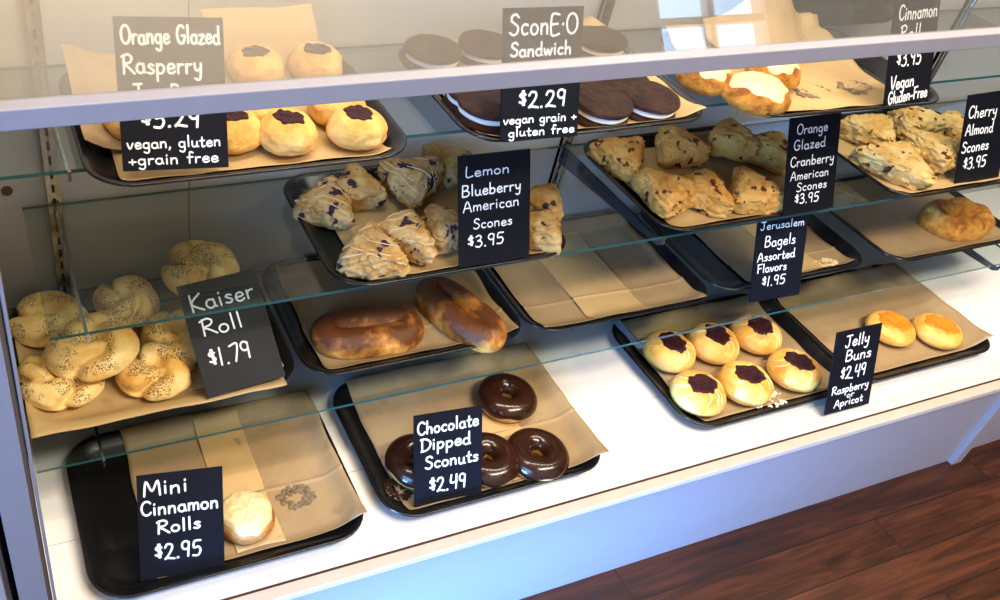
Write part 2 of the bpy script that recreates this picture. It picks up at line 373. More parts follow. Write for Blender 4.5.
# ------------------------------------------------------------------ trays and paper
TW, TD, TH = .41, .30, .022
PROF = [(.050, .0030), (.040, .0030), (.031, .0050), (.020, .0115), (.010, .0190), (.005, .0215), (.0015, .022), (0, .0208), (.0005, .0188), (.006, .0170), (.016, .0100), (.028, .0025), (.038, .0), (.050, .0)]
def rrect(w, d, r, n=8):
    pts = []
    for cx, cy, a0 in ((w/2-r, d/2-r, 0), (-w/2+r, d/2-r, 90), (-w/2+r, -d/2+r, 180), (w/2-r, -d/2+r, 270)):
        for k in range(n+1):
            a = R(a0+90*k/n); pts.append((cx+r*math.cos(a), cy+r*math.sin(a)))
    return pts
def make_tray():
    mb = MB(); rings = []
    for ins, z in PROF:
        ring = rrect(TW-2*ins, TD-2*ins, max(.012, .058-ins)); rings.append(len(mb.v)); mb.v += [Vector((x, y, z)) for x, y in ring]
    n = len(ring)
    for a, b in zip(rings, rings[1:]):
        for k in range(n): mb.f.append([a+k, a+(k+1) % n, b+(k+1) % n, b+k][::-1]); mb.mi.append(0)
    mb.f.append([rings[0]+k for k in range(n)]); mb.f.append([rings[-1]+k for k in range(n)][::-1]); mb.mi += [0, 0]
    return mb.build('serving_tray', M['tray_black'], None, True)
TRAY0 = None
def tray(x0, y0, z, label, rz=0):
    """x0, y0: front left corner of the rim"""
    global TRAY0
    if TRAY0 is None: o = TRAY0 = make_tray()
    else: o = TRAY0.copy(); COL.objects.link(o)
    o.location = (x0+TW/2, y0+TD/2, z); o.rotation_euler = (0, 0, rz)
    return tag(o, label, 'tray', 'black serving trays')
def tray_z(x, y):
    r = .058; qx, qy = abs(x)-(TW/2-r), abs(y)-(TD/2-r)
    sd = math.hypot(max(qx, 0), max(qy, 0))+min(max(qx, qy), 0)-r
    ins = -sd
    if ins >= .04: return .003
    if ins <= 0: return .022
    P = [(.040, .003), (.031, .005), (.020, .0115), (.010, .019), (.005, .0215), (0, .022)]
    for (a, za), (b, zb) in zip(P, P[1:]):
        if a >= ins >= b: return za+(zb-za)*(a-ins)/(a-b)
    return .022
def paper(tr, x0, x1, y0, y1, label, mat='parchment', lift=.0012, amp=.0015, seed=0, standing=0, folds=(), corner=None, group='parchment sheets', name='parchment_sheet', skew=0):
    sd = Vector((seed*3.7, seed*1.3, 0)); nx, ny = 44, (120 if folds else 34)
    def fn(a, b):
        x = x0+(x1-x0)*a; y = y0+(y1-y0)*b+skew*(a-.5)
        x += .004*noise.noise(Vector((y*14, seed, 0))); y += .003*noise.noise(Vector((x*14, seed, 5)))
        z = tray_z(x, y)+lift+amp*(1+noise.noise(Vector((x*22, y*22, 0))+sd)) + amp*1.5*abs(noise.noise(Vector((x*9, y*9, 3))+sd))
        for fy in folds: z += .0022*math.exp(-((y-fy+.004*(a-.5))/.0024)**2)  # raised line in the paper in place of a shelf edge's shadow
        if standing and y > TD/2-.035: z += (y-(TD/2-.035))*standing
        if corner:
            for cx, cy, rad, h in corner:
                d = math.hypot(x-cx, y-cy)
                if d < rad: z += h*(1-d/rad)**1.5
        return (x, y, z)
    mb = MB(); mb.grid(fn, nx, ny); o = mb.build(name, M[mat], None, True)
    md = o.modifiers.new('sheet', 'SOLIDIFY'); md.thickness = .0004; md.offset = 1
    o.matrix_world = tr.matrix_basis
    return tag(o, label, 'parchment', group)
Z1, Z2, Z3, ZD = SHELF[1][0], SHELF[2][0], SHELF[3][0], DZ
t_rasp = tray(.101, .205, Z1, 'black tray of raspberry jam buns at the left of the upper shelf')
t_scon = tray(.593, .212, Z1, 'black tray of chocolate cookie sandwiches in the middle of the upper shelf')
t_cinn = tray(1.075, .192, Z1, 'black tray with one glazed roll and stained paper on the upper shelf', R(-2))
t_lem = tray(.432, .228, Z2, 'black tray of blueberry scones at the left of the middle shelf')
t_ora = tray(1.020, .232, Z2, 'black tray of orange cranberry scones in the middle of the middle shelf')
t_che = tray(1.560, .222, Z2, 'black tray of cherry almond scones at the right of the middle shelf')
t_kai = tray(-.006, .250, Z3, 'black tray of seeded rolls at the left of the lower shelf')
t_pre = tray(.412, .248, Z3, 'black tray with two long brown pastries on the lower shelf')
t_emp = tray(.826, .246, Z3, 'empty black tray with bare parchment on the lower shelf')
t_bag = tray(1.245, .256, Z3, 'black tray with only crumbs behind the bagels sign')
t_cro = tray(1.705, .242, Z3, 'black tray holding one ring pastry at the right of the lower shelf')
t_min = tray(.040, .030, ZD, 'black tray with one iced roll on the white deck')
t_don = tray(.478, .034, ZD, 'black tray of chocolate dipped donuts on the white deck')
t_jel = tray(1.074, .052, ZD, 'black tray of six raspberry jelly buns on the white deck')
t_apr = tray(1.488, .058, ZD, 'black tray of two apricot jelly buns on the white deck')
o = tray(0, 0, 0, 'black tray standing upright against the back panel behind the glazed roll tray')
o.rotation_euler = (R(80), 0, R(-1)); o.location = (1.49, .535, Z1+.158)
P = paper
P(t_rasp, -.165, .175, -.125, .118, 'parchment under the raspberry jam buns', 'parchment_pale', seed=1)
P(t_rasp, .0, .165, .06, .168, 'tan parchment piece standing up at the back of the jam bun tray', 'parchment_pale', lift=.004, seed=2, standing=1.05)
P(t_rasp, -.195, -.10, -.06, .140, 'crumpled parchment edge at the left of the jam bun tray', 'parchment', lift=.004, amp=.006, seed=3, corner=[(-.195, .10, .12, .035)])
P(t_scon, -.175, .19, -.135, .145, 'parchment under the chocolate cookie sandwiches', 'parchment_pale', seed=4, corner=[(.19, -.135, .08, .006), (.16, .14, .06, .03)])
P(t_cinn, -.175, .150, -.130, .150, 'stained parchment under the glazed roll on the upper shelf', 'parchment_pale', amp=.002, seed=5, standing=.15, corner=[(.14, .10, .12, .03)])
P(t_cinn, -.10, .16, .03, .145, 'crumpled parchment peak at the back of the glazed roll tray', 'parchment_pale', lift=.006, amp=.006, seed=6, standing=.25, corner=[(.03, .15, .11, .085)])
P(t_lem, -.15, .165, -.138, .12, 'parchment under the blueberry scones', 'parchment_pale', seed=7)
P(t_ora, -.165, .165, -.130, .12, 'parchment under the orange cranberry scones', 'parchment_pale', seed=8)
P(t_ora, .045, .185, -.06, .135, 'bare parchment flap beside the orange cranberry scones', 'parchment', lift=.003, seed=18)
P(t_che, -.175, .19, -.130, .12, 'parchment under the cherry almond scones', 'parchment_pale', seed=9)
P(t_kai, -.20, .175, -.158, .10, 'parchment hanging over the front rim under the seeded rolls', 'parchment_pale', seed=10, skew=.004)
P(t_kai, .03, .185, -.110, .02, 'loose parchment strip beside the seeded rolls sign', 'parchment_pale', lift=.0035, seed=11)
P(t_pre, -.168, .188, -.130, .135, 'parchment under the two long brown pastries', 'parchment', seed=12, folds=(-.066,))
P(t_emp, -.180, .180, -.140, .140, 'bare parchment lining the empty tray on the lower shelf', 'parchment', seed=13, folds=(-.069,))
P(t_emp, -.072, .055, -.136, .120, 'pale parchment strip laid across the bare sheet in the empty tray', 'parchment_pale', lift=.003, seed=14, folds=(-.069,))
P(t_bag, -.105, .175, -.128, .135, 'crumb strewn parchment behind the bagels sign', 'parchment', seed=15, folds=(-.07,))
P(t_bag, .02, .095, -.124, .110, 'pale parchment strip across the crumb strewn sheet', 'parchment_pale', lift=.003, seed=24)
P(t_cro, -.175, .185, -.138, .138, 'parchment under the single ring pastry', 'parchment', seed=16)
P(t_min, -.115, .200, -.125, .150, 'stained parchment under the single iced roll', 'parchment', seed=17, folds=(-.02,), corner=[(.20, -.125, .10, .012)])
P(t_min, .0, .075, -.118, .145, 'pale parchment strip under the single iced roll', 'parchment_pale', lift=.003, seed=19)
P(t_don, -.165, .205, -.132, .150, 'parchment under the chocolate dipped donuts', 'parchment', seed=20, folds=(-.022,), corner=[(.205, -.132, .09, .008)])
P(t_don, .02, .10, -.125, .03, 'pale parchment patch among the chocolate dipped donuts', 'parchment_pale', lift=.003, seed=21)
P(t_jel, -.165, .180, -.130, .140, 'parchment under the six raspberry jelly buns', 'parchment', seed=22)
P(t_apr, -.178, .200, -.125, .140, 'parchment under the two apricot jelly buns', 'parchment', seed=23, corner=[(.2, -.125, .08, .008)])
# ------------------------------------------------------------------ pastries
def put(o, p, base, rz=0, tilt=(0, 0)):
    o.location = (p[0], p[1], base); o.rotation_euler = (tilt[0], tilt[1], rz); return o
FL = .0055   # tray floor plus paper
def f_bun(rx, ry, h, seed, dent=0, rough=.05, sq=.8):
    s = Vector((seed*1.7, seed*.9, seed*2.3))
    def fn(d):
        z = d.z; c = math.sqrt(max(1e-9, d.x*d.x+d.y*d.y)); k = c**sq/c
        k2 = 1+rough*fbm(d*1.6+s, 4)
        zz = z*h*.62 if z > 0 else z*h*.38
        if dent and z > 0: zz -= dent*math.exp(-(c/.30)**2)
        return Vector((d.x*k*rx*k2, d.y*k*ry*k2, zz*(1+rough*fbm(d*2.2+s*2, 3))+h*.38))
    return fn
def f_wedge(Ln, Wd, H, seed, rough=.20):
    s = Vector((seed*2.1, seed*1.1, seed*.7))
    hs = ((-1, 0, Ln*.36), (.45, .89, Wd*.38), (.45, -.89, Wd*.38))
    def fn(d):
        c = math.sqrt(max(1e-9, d.x*d.x+d.y*d.y)); ux, uy = d.x/c, d.y/c
        q = 0
        for nx, ny, hh_ in hs: q += max(0, (nx*ux+ny*uy)/hh_)**3.2
        r = min((1/max(q, 1e-6))**(1/3.2), Ln*.60)
        e = .66; cc = c**e; zz = math.copysign(abs(d.z)**.8, d.z)
        k = 1+rough*fbm(d*1.6+s, 3)+.16*fbm(d*5+s*2, 4)-.10*max(0, abs(noise.noise(d*2.6+s*3))*-6+1)
        z = zz*H*.5*(1+1.2*rough*fbm(d*2.0+s*1.7, 3)+.18*fbm(d*6+s, 3))
        return Vector((ux*r*cc*k, uy*r*cc*k, max(z, -H*.40)+H*.40))
    return fn
def arc_path(n, az, p0, p1, wob=0):
    out = []
    for i in range(n):
        t = i/(n-1); a = p0+(p1-p0)*t
        out.append((math.sin(a)*math.cos(az+wob*math.sin(t*5)), math.sin(a)*math.sin(az+wob*math.sin(t*5)), math.cos(a)))
    return out
# seeded knotted rolls
def f_knot(r, h, seed, n=3):
    s = Vector((seed*1.3, seed*2.7, seed)); base = f_bun(r, r*.92, h, seed, 0, .08, .75)
    ph = seed*1.9
    def fn(d):
        p = base(d); c = math.sqrt(d.x*d.x+d.y*d.y); th = math.atan2(d.y, d.x)
        a = n/2*(th+ph+1.4*c)+.8*noise.noise(Vector((math.cos(th), math.sin(th), seed)))
        g = 1-math.exp(-(math.sin(a)/.42)**2)
        up = max(0, min(1, (d.z+.45)/.9))
        amp = r*.24*min(1, c*1.8)*up
        dirn = Vector((d.x*.6, d.y*.6, d.z+.35)).normalized()
        k = 1+.16*(g-.6)*c
        return Vector((p.x*k, p.y*k, p.z))+dirn*(amp*(g-.80))-Vector((0, 0, .22*r*math.exp(-(c/.20)**2)*max(0, d.z)))
    return fn
KN = [((50, 314), .40, .060, .052, 'seeded roll in the back left corner of its tray', (0, 0), 3),
      ((126, 298), .40, .056, .052, 'seeded roll in the back row between two others, thick with seeds', (0, 0), 4),
      ((202, 268), .452, .060, .056, 'seeded roll highest in the tray, above the handwritten roll sign', (R(-12), 0), 4),
      ((96, 347), .425, .066, .056, 'plump seeded roll resting on top of the front two', (R(4), R(6)), 3),
      ((176, 333), .40, .056, .054, 'pale seeded roll half covered by the handwritten roll sign', (0, 0), 3),
      ((60, 377), .390, .060, .048, 'seeded roll at the front left edge of the parchment', (0, 0), 4),
      ((156, 370), .390, .056, .048, 'golden seeded roll at the front beside the loose paper strip', (0, 0), 3)]
for i, (px, zc, r, h, lab, tl, n) in enumerate(KN):
    o = blob('seeded_roll', f_knot(r, h, i+1.3, n), M['kaiser'], None, 5)
    base = Z3+FL if i not in (2, 3) else zc-h*.45
    put(o, at(*px, zc), base, i*1.1, tl); tag(o, lab, 'bread roll', 'seeded rolls')
# raspberry jam buns
def jam_bun(px, zc, base, r, h, lab, group, seed, mat='jam_bun', jam='jam', ell=1.0, rz=0, jphi=.42, driz=True, name='jam_bun', rgh=.06, dent=.006):
    fn = f_bun(r*ell, r, h, seed, dent, rgh, .72)
    o = blob(name, fn, M[mat], None, 5); put(o, at(*px, zc), base, rz)
    if jam:
        cap('jam', fn, lambda t: jphi*(1+.14*math.sin(2*t+seed)+.09*math.sin(5*t+seed*2)+.07*math.sin(9*t+seed)), .0022, M[jam], o)
    if driz:
        rnd = random.Random(seed*7); paths = []
        for k in range(11):
            az = rnd.uniform(0, 6.28); paths.append(arc_path(10, az, jphi*.5, rnd.uniform(1.0, 1.5), .15))
        drizzle('icing_drizzle', fn, paths, .0007, M['bun_drizzle'], o)
    tag(o, lab, 'bun', group); return o
RB = [((150, 150), 'raspberry jam bun hidden behind the handwritten jam bun sign'), ((236, 139), 'raspberry jam bun in the front row touching the edge of its sign'), ((291, 138), 'raspberry jam bun in the middle of the front row'),
      ((361, 133), 'raspberry jam bun at the right end of the front row'), ((264, 108), 'raspberry jam bun of the second row just under the bar, left one'), ((337, 106), 'raspberry jam bun of the second row just under the bar, right one'),
      ((255, 66), 'raspberry jam bun behind the front glass, nearer its sign'), ((316, 63), 'raspberry jam bun behind the front glass, below the standing paper')]
for i, (px, lab) in enumerate(RB):
    o = jam_bun(px, Z1+.027, Z1+FL, .0395, .046, lab, 'raspberry jam buns', i+1.0, driz=False, jphi=.40, dent=.004, rgh=.13)
    if i < 4: o.location.y += (.075, .022, .014, .014)[i]
# cookie sandwiches
def f_disc(r, h, seed, z0):
    s = Vector((seed*3.1, seed, seed*.4))
    def fn(d):
        c = math.sqrt(max(1e-9, d.x*d.x+d.y*d.y)); e = .45
        k = 1+.05*fbm(d*1.4+s, 3); top = .0022*fbm(d*4+s, 4) if d.z > 0 else 0
        dome = .15*h*(1-c*c) if d.z > 0 else 0
        return Vector((d.x/c*r*c**e*k, d.y/c*r*c**e*k, math.copysign(abs(d.z)**.6, d.z)*h*.5+dome+top+z0+h*.5))
    return fn
SB = [((492, 110), 'chocolate cookie sandwich left of its sign at the front of the tray', 0), ((540, 113), 'chocolate cookie sandwich hidden behind its own sign', 0),
      ((606, 108), 'chocolate cookie sandwich at the front just right of its sign', R(5)), ((654, 103), 'chocolate cookie sandwich at the front right corner of its tray', R(4)),
      ((476, 93), 'chocolate cookie sandwich under the bar at the left tray edge', 0), ((574, 88), 'chocolate cookie sandwich under the bar close to the sign', 0), ((622, 84), 'chocolate cookie sandwich under the bar with a wide cream edge', R(8)),
      ((433, 52), 'hazy chocolate cookie sandwich behind the front glass in the left corner', 0), ((486, 47), 'hazy chocolate cookie sandwich behind the front glass beside the sign', 0), ((600, 41), 'dark chocolate cookie sandwich behind the front glass right of the sign', 0)]
for i, (px, lab, tl) in enumerate(SB):
    p = at(*px, Z1+.028); root = empty('cookie_sandwich', (p.x, p.y+(.012 if i < 4 else 0)+(.05 if i == 1 else 0), Z1+FL)); root.rotation_euler = (tl*.5, 0, 0)
    r = .0435
    blob('bottom_cookie', f_disc(r, .013, i+.5, 0), M['cookie'], root, 4)
    blob('cream_filling', f_disc(r*.95, .010, i+.2, .0115), M['cream'], root, 4)
    blob('top_cookie', f_disc(r*1.02, .014, i+.9, .0195), M['cookie'], root, 5)
    tag(root, lab, 'cookie sandwich', 'chocolate cookie sandwiches')
# scones
def scone(px, zc, base, Ln, Wd, H, rz, mat, lab, group, seed, name, driz=True, tilt=(0, 0)):
    fn = f_wedge(Ln, Wd, H, seed); o = blob(name, fn, M[mat], None, 5)
    put(o, at(*px, zc), base, rz, tilt)
    if driz:
        rnd = random.Random(seed*5+1); paths = []
        for k in range(5):
            y = -.6+.3*k; q = []
            for i in range(12):
                x = -.85+1.6*i/11; q.append((y+.12*math.sin(x*4+seed), x, .62-.25*abs(x)))
            paths.append(q)
        drizzle('icing_drizzle', fn, paths, .0008, M['scone_drizzle'], o)
    tag(o, lab, 'scone', group)
LS = [((327, 203), R(60), 'blueberry scone standing at the back left of its tray', 0, .12, .085), ((356, 188), R(80), 'dark blueberry scone wedged second along the back of its tray', 0, .11, .08), ((412, 184), R(15), 'large striped blueberry scone in the middle of the back row', .012, .13, .10),
      ((446, 164), R(120), 'blueberry scone mostly behind the lemon scone sign top', 0, .11, .08), ((372, 252), R(70), 'pale blueberry scone at the front left of its tray', 0, .125, .095), ((407, 240), R(-70), 'blueberry scone in the front row with its point towards the room', .004, .13, .085),
      ((446, 228), R(100), 'blueberry scone tucked against the left edge of the lemon sign', 0, .11, .08), ((541, 207), R(40), 'blueberry scone right of the lemon sign, upper one', .006, .10, .08), ((537, 231), R(160), 'blueberry scone right of the lemon sign, lower one at the tray corner', 0, .10, .075)]
for i, (px, rz, lab, dz, Ln, Wd) in enumerate(LS):
    scone(px, Z2+.030, Z2+FL+dz, Ln, Wd, .056, rz, 'blue_scone', lab, 'blueberry scones', i+2.0, 'blueberry_scone', i in (0, 2, 4, 5))
OS = [((622, 156), R(20), 'orange cranberry scone at the back left corner of its tray', 0), ((677, 147), R(85), 'smooth orange cranberry scone in the middle of the back row', 0), ((729, 143), R(60), 'orange cranberry scone with big cranberries at the back', .008), ((768, 150), R(30), 'shaded orange cranberry scone at the back behind the sign', 0),
      ((663, 194), R(110), 'craggy orange cranberry scone at the front left of its tray', .004), ((704, 193), R(-80), 'orange cranberry scone in the middle of the front row', 0), ((752, 192), R(75), 'orange cranberry scone in the front row nearest its sign', 0)]
for i, (px, rz, lab, dz) in enumerate(OS):
    scone(px, Z2+.030, Z2+FL+dz, .125, .095, .058, rz, 'cran_scone', lab, 'orange cranberry scones', i+21.0, 'cranberry_scone', False)
CS = [((872, 131), R(20), 'cherry almond scone at the back left of its tray', 0), ((912, 123), R(80), 'cherry almond scone in the middle of the back row', .004), ((950, 128), R(40), 'cherry almond scone at the back close to the cherry sign', 0),
      ((893, 162), R(150), 'big cherry almond scone at the front left of its tray', 0), ((932, 153), R(110), 'cherry almond scone at the front leaning against its neighbour by the sign', .006), ((1003, 150), R(60), 'cherry almond scone just right of the cherry sign', 0)]
for i, (px, rz, lab, dz) in enumerate(CS):
    scone(px, Z2+.030, Z2+FL+dz, (.14, .14, .12, .165, .135, .12)[i], (.105, .105, .09, .125, .10, .09)[i], .058, rz, 'cherry_scone', lab, 'cherry almond scones', i+41.0, 'cherry_scone', False)
# glazed rolls on the upper shelf
for i, (px, r, lab) in enumerate([((757, 92), .055, 'large cream glazed cinnamon roll at the front of the stained paper'), ((706, 75), .045, 'glazed cinnamon roll just under the bar at the tray edge'), ((774, 70), .045, 'glazed cinnamon roll half hidden by the bar')]):
    fn = f_bun(r, r*.95, .045, i+60, 0, .06, .7); o = blob('glazed_roll', fn, M['croissant'], None, 5); put(o, at(*px, Z1+.030), Z1+FL, 0)
    cap('icing', fn, lambda t: .92+.16*math.sin(3*t+i)+.12*math.sin(7*t), .0018, M['icing'], o)
    tag(o, lab, 'cinnamon roll', 'glazed cinnamon rolls')
# long brown pastries and the ring pastry
def ring(name, a, b, rh, rv, seed, mat, wob=.15, twist=0):
    s = Vector((seed*2.3, seed, seed*.6))
    def fn(u, v):
        th = 2*math.pi*u; ph = 2*math.pi*v
        ct, st = math.cos(th), math.sin(th)
        cen = Vector((a*math.copysign(abs(ct)**.8, ct), b*math.copysign(abs(st)**.9, st), 0)); out = Vector((ct*b, st*a, 0)).normalized()
        k = 1+wob*fbm(Vector((ct*1.2, st*1.2, math.cos(ph)*.5))+s, 4)+twist*math.sin(7*th+ph)
        z = math.sin(ph)*rv*k
        return cen+out*(math.cos(ph)*rh*k)+Vector((0, 0, max(z, -rv*.55)+rv*.55))
    mb = MB(); mb.grid(fn, 96, 36, True, True); return mb.build(name, M[mat], None, True)
o = ring('filled_pastry', .070, .026, .028, .027, 1, 'strudel'); p = at(368, 330, Z3+.025); put(o, p, Z3+FL, R(-6)); tag(o, 'long glossy brown ring pastry lying sideways at the front of its tray', 'pastry', 'long brown pastries')
o = ring('filled_pastry', .074, .023, .026, .028, 2, 'strudel'); p = at(460, 312, Z3+.025); put(o, p, Z3+FL, R(-72)); tag(o, 'long glossy brown pastry pointing towards the room beside the sideways one', 'pastry', 'long brown pastries')
o = ring('ring_pastry', .064, .036, .0255, .030, 3, 'croissant', .26, .07); p = at(957, 219, Z3+.025); put(o, p, Z3+FL, R(-2)); tag(o, 'golden flaky oval ring pastry alone on its parchment', 'pastry')
# mini cinnamon roll
fn = f_bun(.043, .043, .040, 71, 0, .06, .6); o = blob('iced_roll', fn, M['roll'], None, 5); put(o, at(246, 516, ZD+.027), ZD+FL, 0)
cap('icing', fn, lambda t: 1.12+.10*math.sin(3*t)+.07*math.sin(8*t), .003, M['icing'], o)
tag(o, 'small cinnamon roll with thick cream icing beside its sign', 'cinnamon roll')
# donuts
def donut(px, lab, seed, rz=0, tilt=(0, 0), dz=0):
    root = empty('chocolate_donut', (0, 0, 0)); a, rr = .031, .0215
    s = Vector((seed, seed*2, 0))
    def tor(off, vh):
        def fn(u, v):
            th = 2*math.pi*u; ph = vh(th, v); o_ = off(v)
            k = 1+.05*noise.noise(Vector((math.cos(th), math.sin(th), math.cos(ph)*.4))+s)
            q = (rr*k+o_)
            return (math.cos(th)*(a+math.cos(ph)*q), math.sin(th)*(a+math.cos(ph)*q), math.sin(ph)*q*.9+rr*.85)
        return fn
    mb = MB(); mb.grid(tor(lambda v: 0, lambda t, v: 2*math.pi*v), 56, 26, True, True); mb.build('dough', M['donut'], root, True)
    lo = lambda t: -.28+.16*math.sin(3*t+seed)+.12*math.sin(7*t+seed*3)
    mb = MB(); mb.grid(tor(lambda v: .0016-.004*max(0, (abs(v-.5)-.44)/.06), lambda t, v: lo(t)+(math.pi-2*lo(t)*.7)*v), 64, 26, True, False); mb.build('chocolate_glaze', M['choc'], root, True)
    put(root, at(*px, ZD+.026), ZD+FL+dz, rz, tilt); tag(root, lab, 'donut', 'chocolate dipped donuts')
donut((507, 397), 'chocolate dipped donut alone at the back of the tray', 1, 0, (R(0), 0))
donut((537, 454), 'whole chocolate dipped donut at the front right of the tray', 2, .6)
donut((488, 459), 'chocolate dipped donut half covered by the right edge of its sign', 3, 1.5)
donut((418, 461), 'chocolate dipped donut showing left of its sign', 4, 2.2)
# jelly buns
JB = [((668, 353), 'raspberry jelly bun in the back row nearest the empty deck'), ((712, 345), 'raspberry jelly bun in the middle of the back row'), ((755, 336), 'raspberry jelly bun at the right end of the back row'),
      ((697, 395), 'raspberry jelly bun at the front left corner of the tray'), ((744, 385), 'raspberry jelly bun in the middle of the front row'), ((793, 372), 'raspberry jelly bun in the front row beside the jelly buns sign')]
for i, (px, lab) in enumerate(JB):
    jam_bun(px, ZD+.024, ZD+FL, .051, .052, lab, 'raspberry jelly buns', i+80.0, 'jelly_bun', 'jam', 1.0, 0, .46, True, 'jelly_bun')
AB = [((890, 329), 'apricot jelly bun rising behind the jelly buns sign'), ((937, 332), 'apricot jelly bun at the right end of the deck')]
for i, (px, lab) in enumerate(AB):
    jam_bun(px, ZD+.022, ZD+FL, .050, .042, lab, 'apricot jelly buns', i+90.0, 'jelly_bun', 'apricot', 1.0, 0, .62, False, 'jelly_bun')
# stains and crumbs
def patch(tr, x, y, r, seed, lab, name='icing_residue', mat='residue', ell=.7):
    mb = MB(); rnd = random.Random(seed)
    for k in range(110):
        a = rnd.uniform(0, 6.28); q = r*(.25+.75*math.sqrt(rnd.random())); cx, cy = x+q*math.cos(a), y+q*math.sin(a)*ell; s = rnd.uniform(.0015, .0055)
        z = tray_z(cx, cy)+.0046; n = 7; i0 = len(mb.v)
        mb.v += [Vector((cx+s*math.cos(2*math.pi*j/n)*rnd.uniform(.6, 1.2), cy+s*math.sin(2*math.pi*j/n)*rnd.uniform(.5, 1), z)) for j in range(n)]+[Vector((cx, cy, z+.0012))]
        for j in range(n): mb.f.append([i0+j, i0+(j+1) % n, i0+n]); mb.mi.append(0)
    o = mb.build(name, M[mat], None, True); o.matrix_world = tr.matrix_basis
    tag(o, lab, 'residue', None, 'stuff')
def local(tr, u, v, z): return tr.matrix_basis.inverted() @ at(u, v, z)
for tr, px, z, r, sd, lab in ((t_cinn, (812, 92), Z1+.006, .035, 1, 'brown glaze residue where a roll was lifted off'), (t_cinn, (856, 88), Z1+.006, .035, 2, 'second brown glaze residue near the glazed roll sign'), (t_min, (296, 497), ZD+.006, .030, 3, 'grey greasy residue right of the single iced roll')):
    q = local(tr, *px, z); patch(tr, q.x, q.y, r, sd, lab)
q = local(t_bag, 824, 264, Z3+.006); patch(t_bag, q.x, q.y, .035, 4, 'pale seeds and crumbs scattered beside the bagels sign', 'crumbs', 'crumb', .4)
q = local(t_jel, 762, 390, ZD+.006); patch(t_jel, q.x-.02, q.y, .05, 5, 'white icing drips between the raspberry jelly buns', 'icing_drips', 'drizzle', 1.2)
q = local(t_don, 398, 490, ZD+.006); patch(t_don, q.x, q.y, .022, 6, 'chocolate smears in the front corner of the donut tray', 'chocolate_smears', 'choc', 1)
# ------------------------------------------------------------------ handwriting
G = {}
def g(ch, w_, *strokes): G[ch] = (w_, strokes)
def circ(cx, cy, rx, ry, a0=90, a1=450, n=14):
    return [(cx+rx*math.cos(R(a0+(a1-a0)*k/n)), cy+ry*math.sin(R(a0+(a1-a0)*k/n))) for k in range(n+1)]
g('A', 7, [(0, 0), (3.4, 10), (6.6, 0)], [(1.2, 3.6), (5.6, 3.8)])
g('B', 6, [(0, 0), (.3, 10)], [(.3, 10), (4, 9.6), (4.6, 7.6), (3, 5.6), (.5, 5.2), (4, 5), (5.6, 2.8), (4, .4), (0, 0)])
g('C', 6, circ(3.4, 5, 3.2, 5, 45, 320))
g('D', 6.5, [(.6, 0), (.6, 10)], [(-.4, 9.6), (3, 9.8), (6, 7.4), (6.2, 4), (4, .8), (0, 0)])
g('E', 5.5, [(5, 9.8), (.5, 9.6), (.4, 0), (5.2, .3)], [(.4, 5), (4.2, 5.3)])
g('F', 5.5, [(.8, 0), (.6, 9.6)], [(0, 9.6), (5.4, 10)], [(.7, 5), (4.4, 5.4)])
g('G', 6.5, circ(3.4, 5, 3.1, 5, 50, 300)+[(6, 3), (6, 4.4), (3.8, 4.4)])
g('J', 6, [(.4, 9.8), (5.8, 10)], [(3.6, 9.9), (3.7, 3), (2.8, .4), (1, .2), (0, 1.8)])
g('K', 6.2, [(.6, 0), (.5, 10)], [(5.4, 10), (.7, 4.8), (6, 0)])
g('L', 5, [(.6, 10), (.4, .2), (5, .6)])
g('M', 8, [(0, 0), (1, 9.6), (3.8, 3), (6.6, 9.8), (7.6, 0)])
g('O', 7, circ(3.4, 5, 3.3, 5, 100, 470))
g('R', 6.4, [(.4, 0), (.8, 10)], [(-.4, 9), (3, 10.2), (5.2, 8.4), (4, 6), (.8, 5), (3, 3.4), (6.4, 0)])
g('S', 5.5, [(5, 8.6), (3.4, 10), (1.2, 9.2), (.8, 7), (3, 5.4), (4.8, 3.6), (4.2, 1), (2, 0), (0, 1.2)])
g('V', 6, [(0, 9.8), (2.8, 0), (6, 10)])
g('a', 5, circ(2.2, 2.4, 2.1, 2.5, 50, 400)+[(4, 4.8), (4.1, 1.2), (5, .2)])
g('b', 5, [(.4, 10), (.4, .2)], [(.4, 3), (2, 5), (4.2, 4), (4.2, 1.4), (2.4, 0), (.4, .8)])
g('c', 4.4, circ(2.4, 2.5, 2.1, 2.5, 50, 310))
g('d', 5, circ(2.2, 2.4, 2.1, 2.5, 50, 400), [(4.2, 10), (4.2, 1), (5, .2)])
g('e', 4.6, [(.6, 2.4), (4, 3), (3.4, 4.8), (1.4, 4.8), (.3, 2.6), (1, .4), (2.8, 0), (4.4, 1)])
g('f', 4, [(4, 9.2), (2.8, 10), (1.8, 8.8), (1.6, 0)], [(.2, 5.2), (3.8, 5.5)])
g('g', 5, circ(2.2, 2.6, 2, 2.4, 50, 400), [(4.2, 4.9), (4.2, -2.4), (2.6, -4), (.6, -3)])
g('h', 5, [(.4, 10), (.4, 0)], [(.4, 3), (2, 4.9), (3.8, 4.2), (4.1, 0)])
g('i', 2, [(.8, 5), (.9, .2)], [(.8, 7.4), (.9, 7.9)])
g('l', 2, [(.8, 10), (.9, .2)])
g('m', 7, [(.4, 5), (.4, 0)], [(.4, 3), (1.8, 4.9), (3.3, 4), (3.4, 0)], [(3.4, 3), (4.8, 4.9), (6.2, 4), (6.4, 0)])
g('n', 5, [(.4, 5), (.4, 0)], [(.4, 3), (2, 4.9), (3.8, 4.2), (4.1, 0)])
g('o', 4.8, circ(2.2, 2.5, 2.1, 2.5, 80, 450))
g('p', 5, [(.4, 5), (.4, -4)], [(.4, 3.4), (2.2, 5), (4.2, 3.8), (4, 1.2), (2.2, 0), (.4, 1)])
g('r', 3.6, [(.4, 5), (.5, 0)], [(.5, 3), (1.6, 4.7), (3.4, 4.8)])
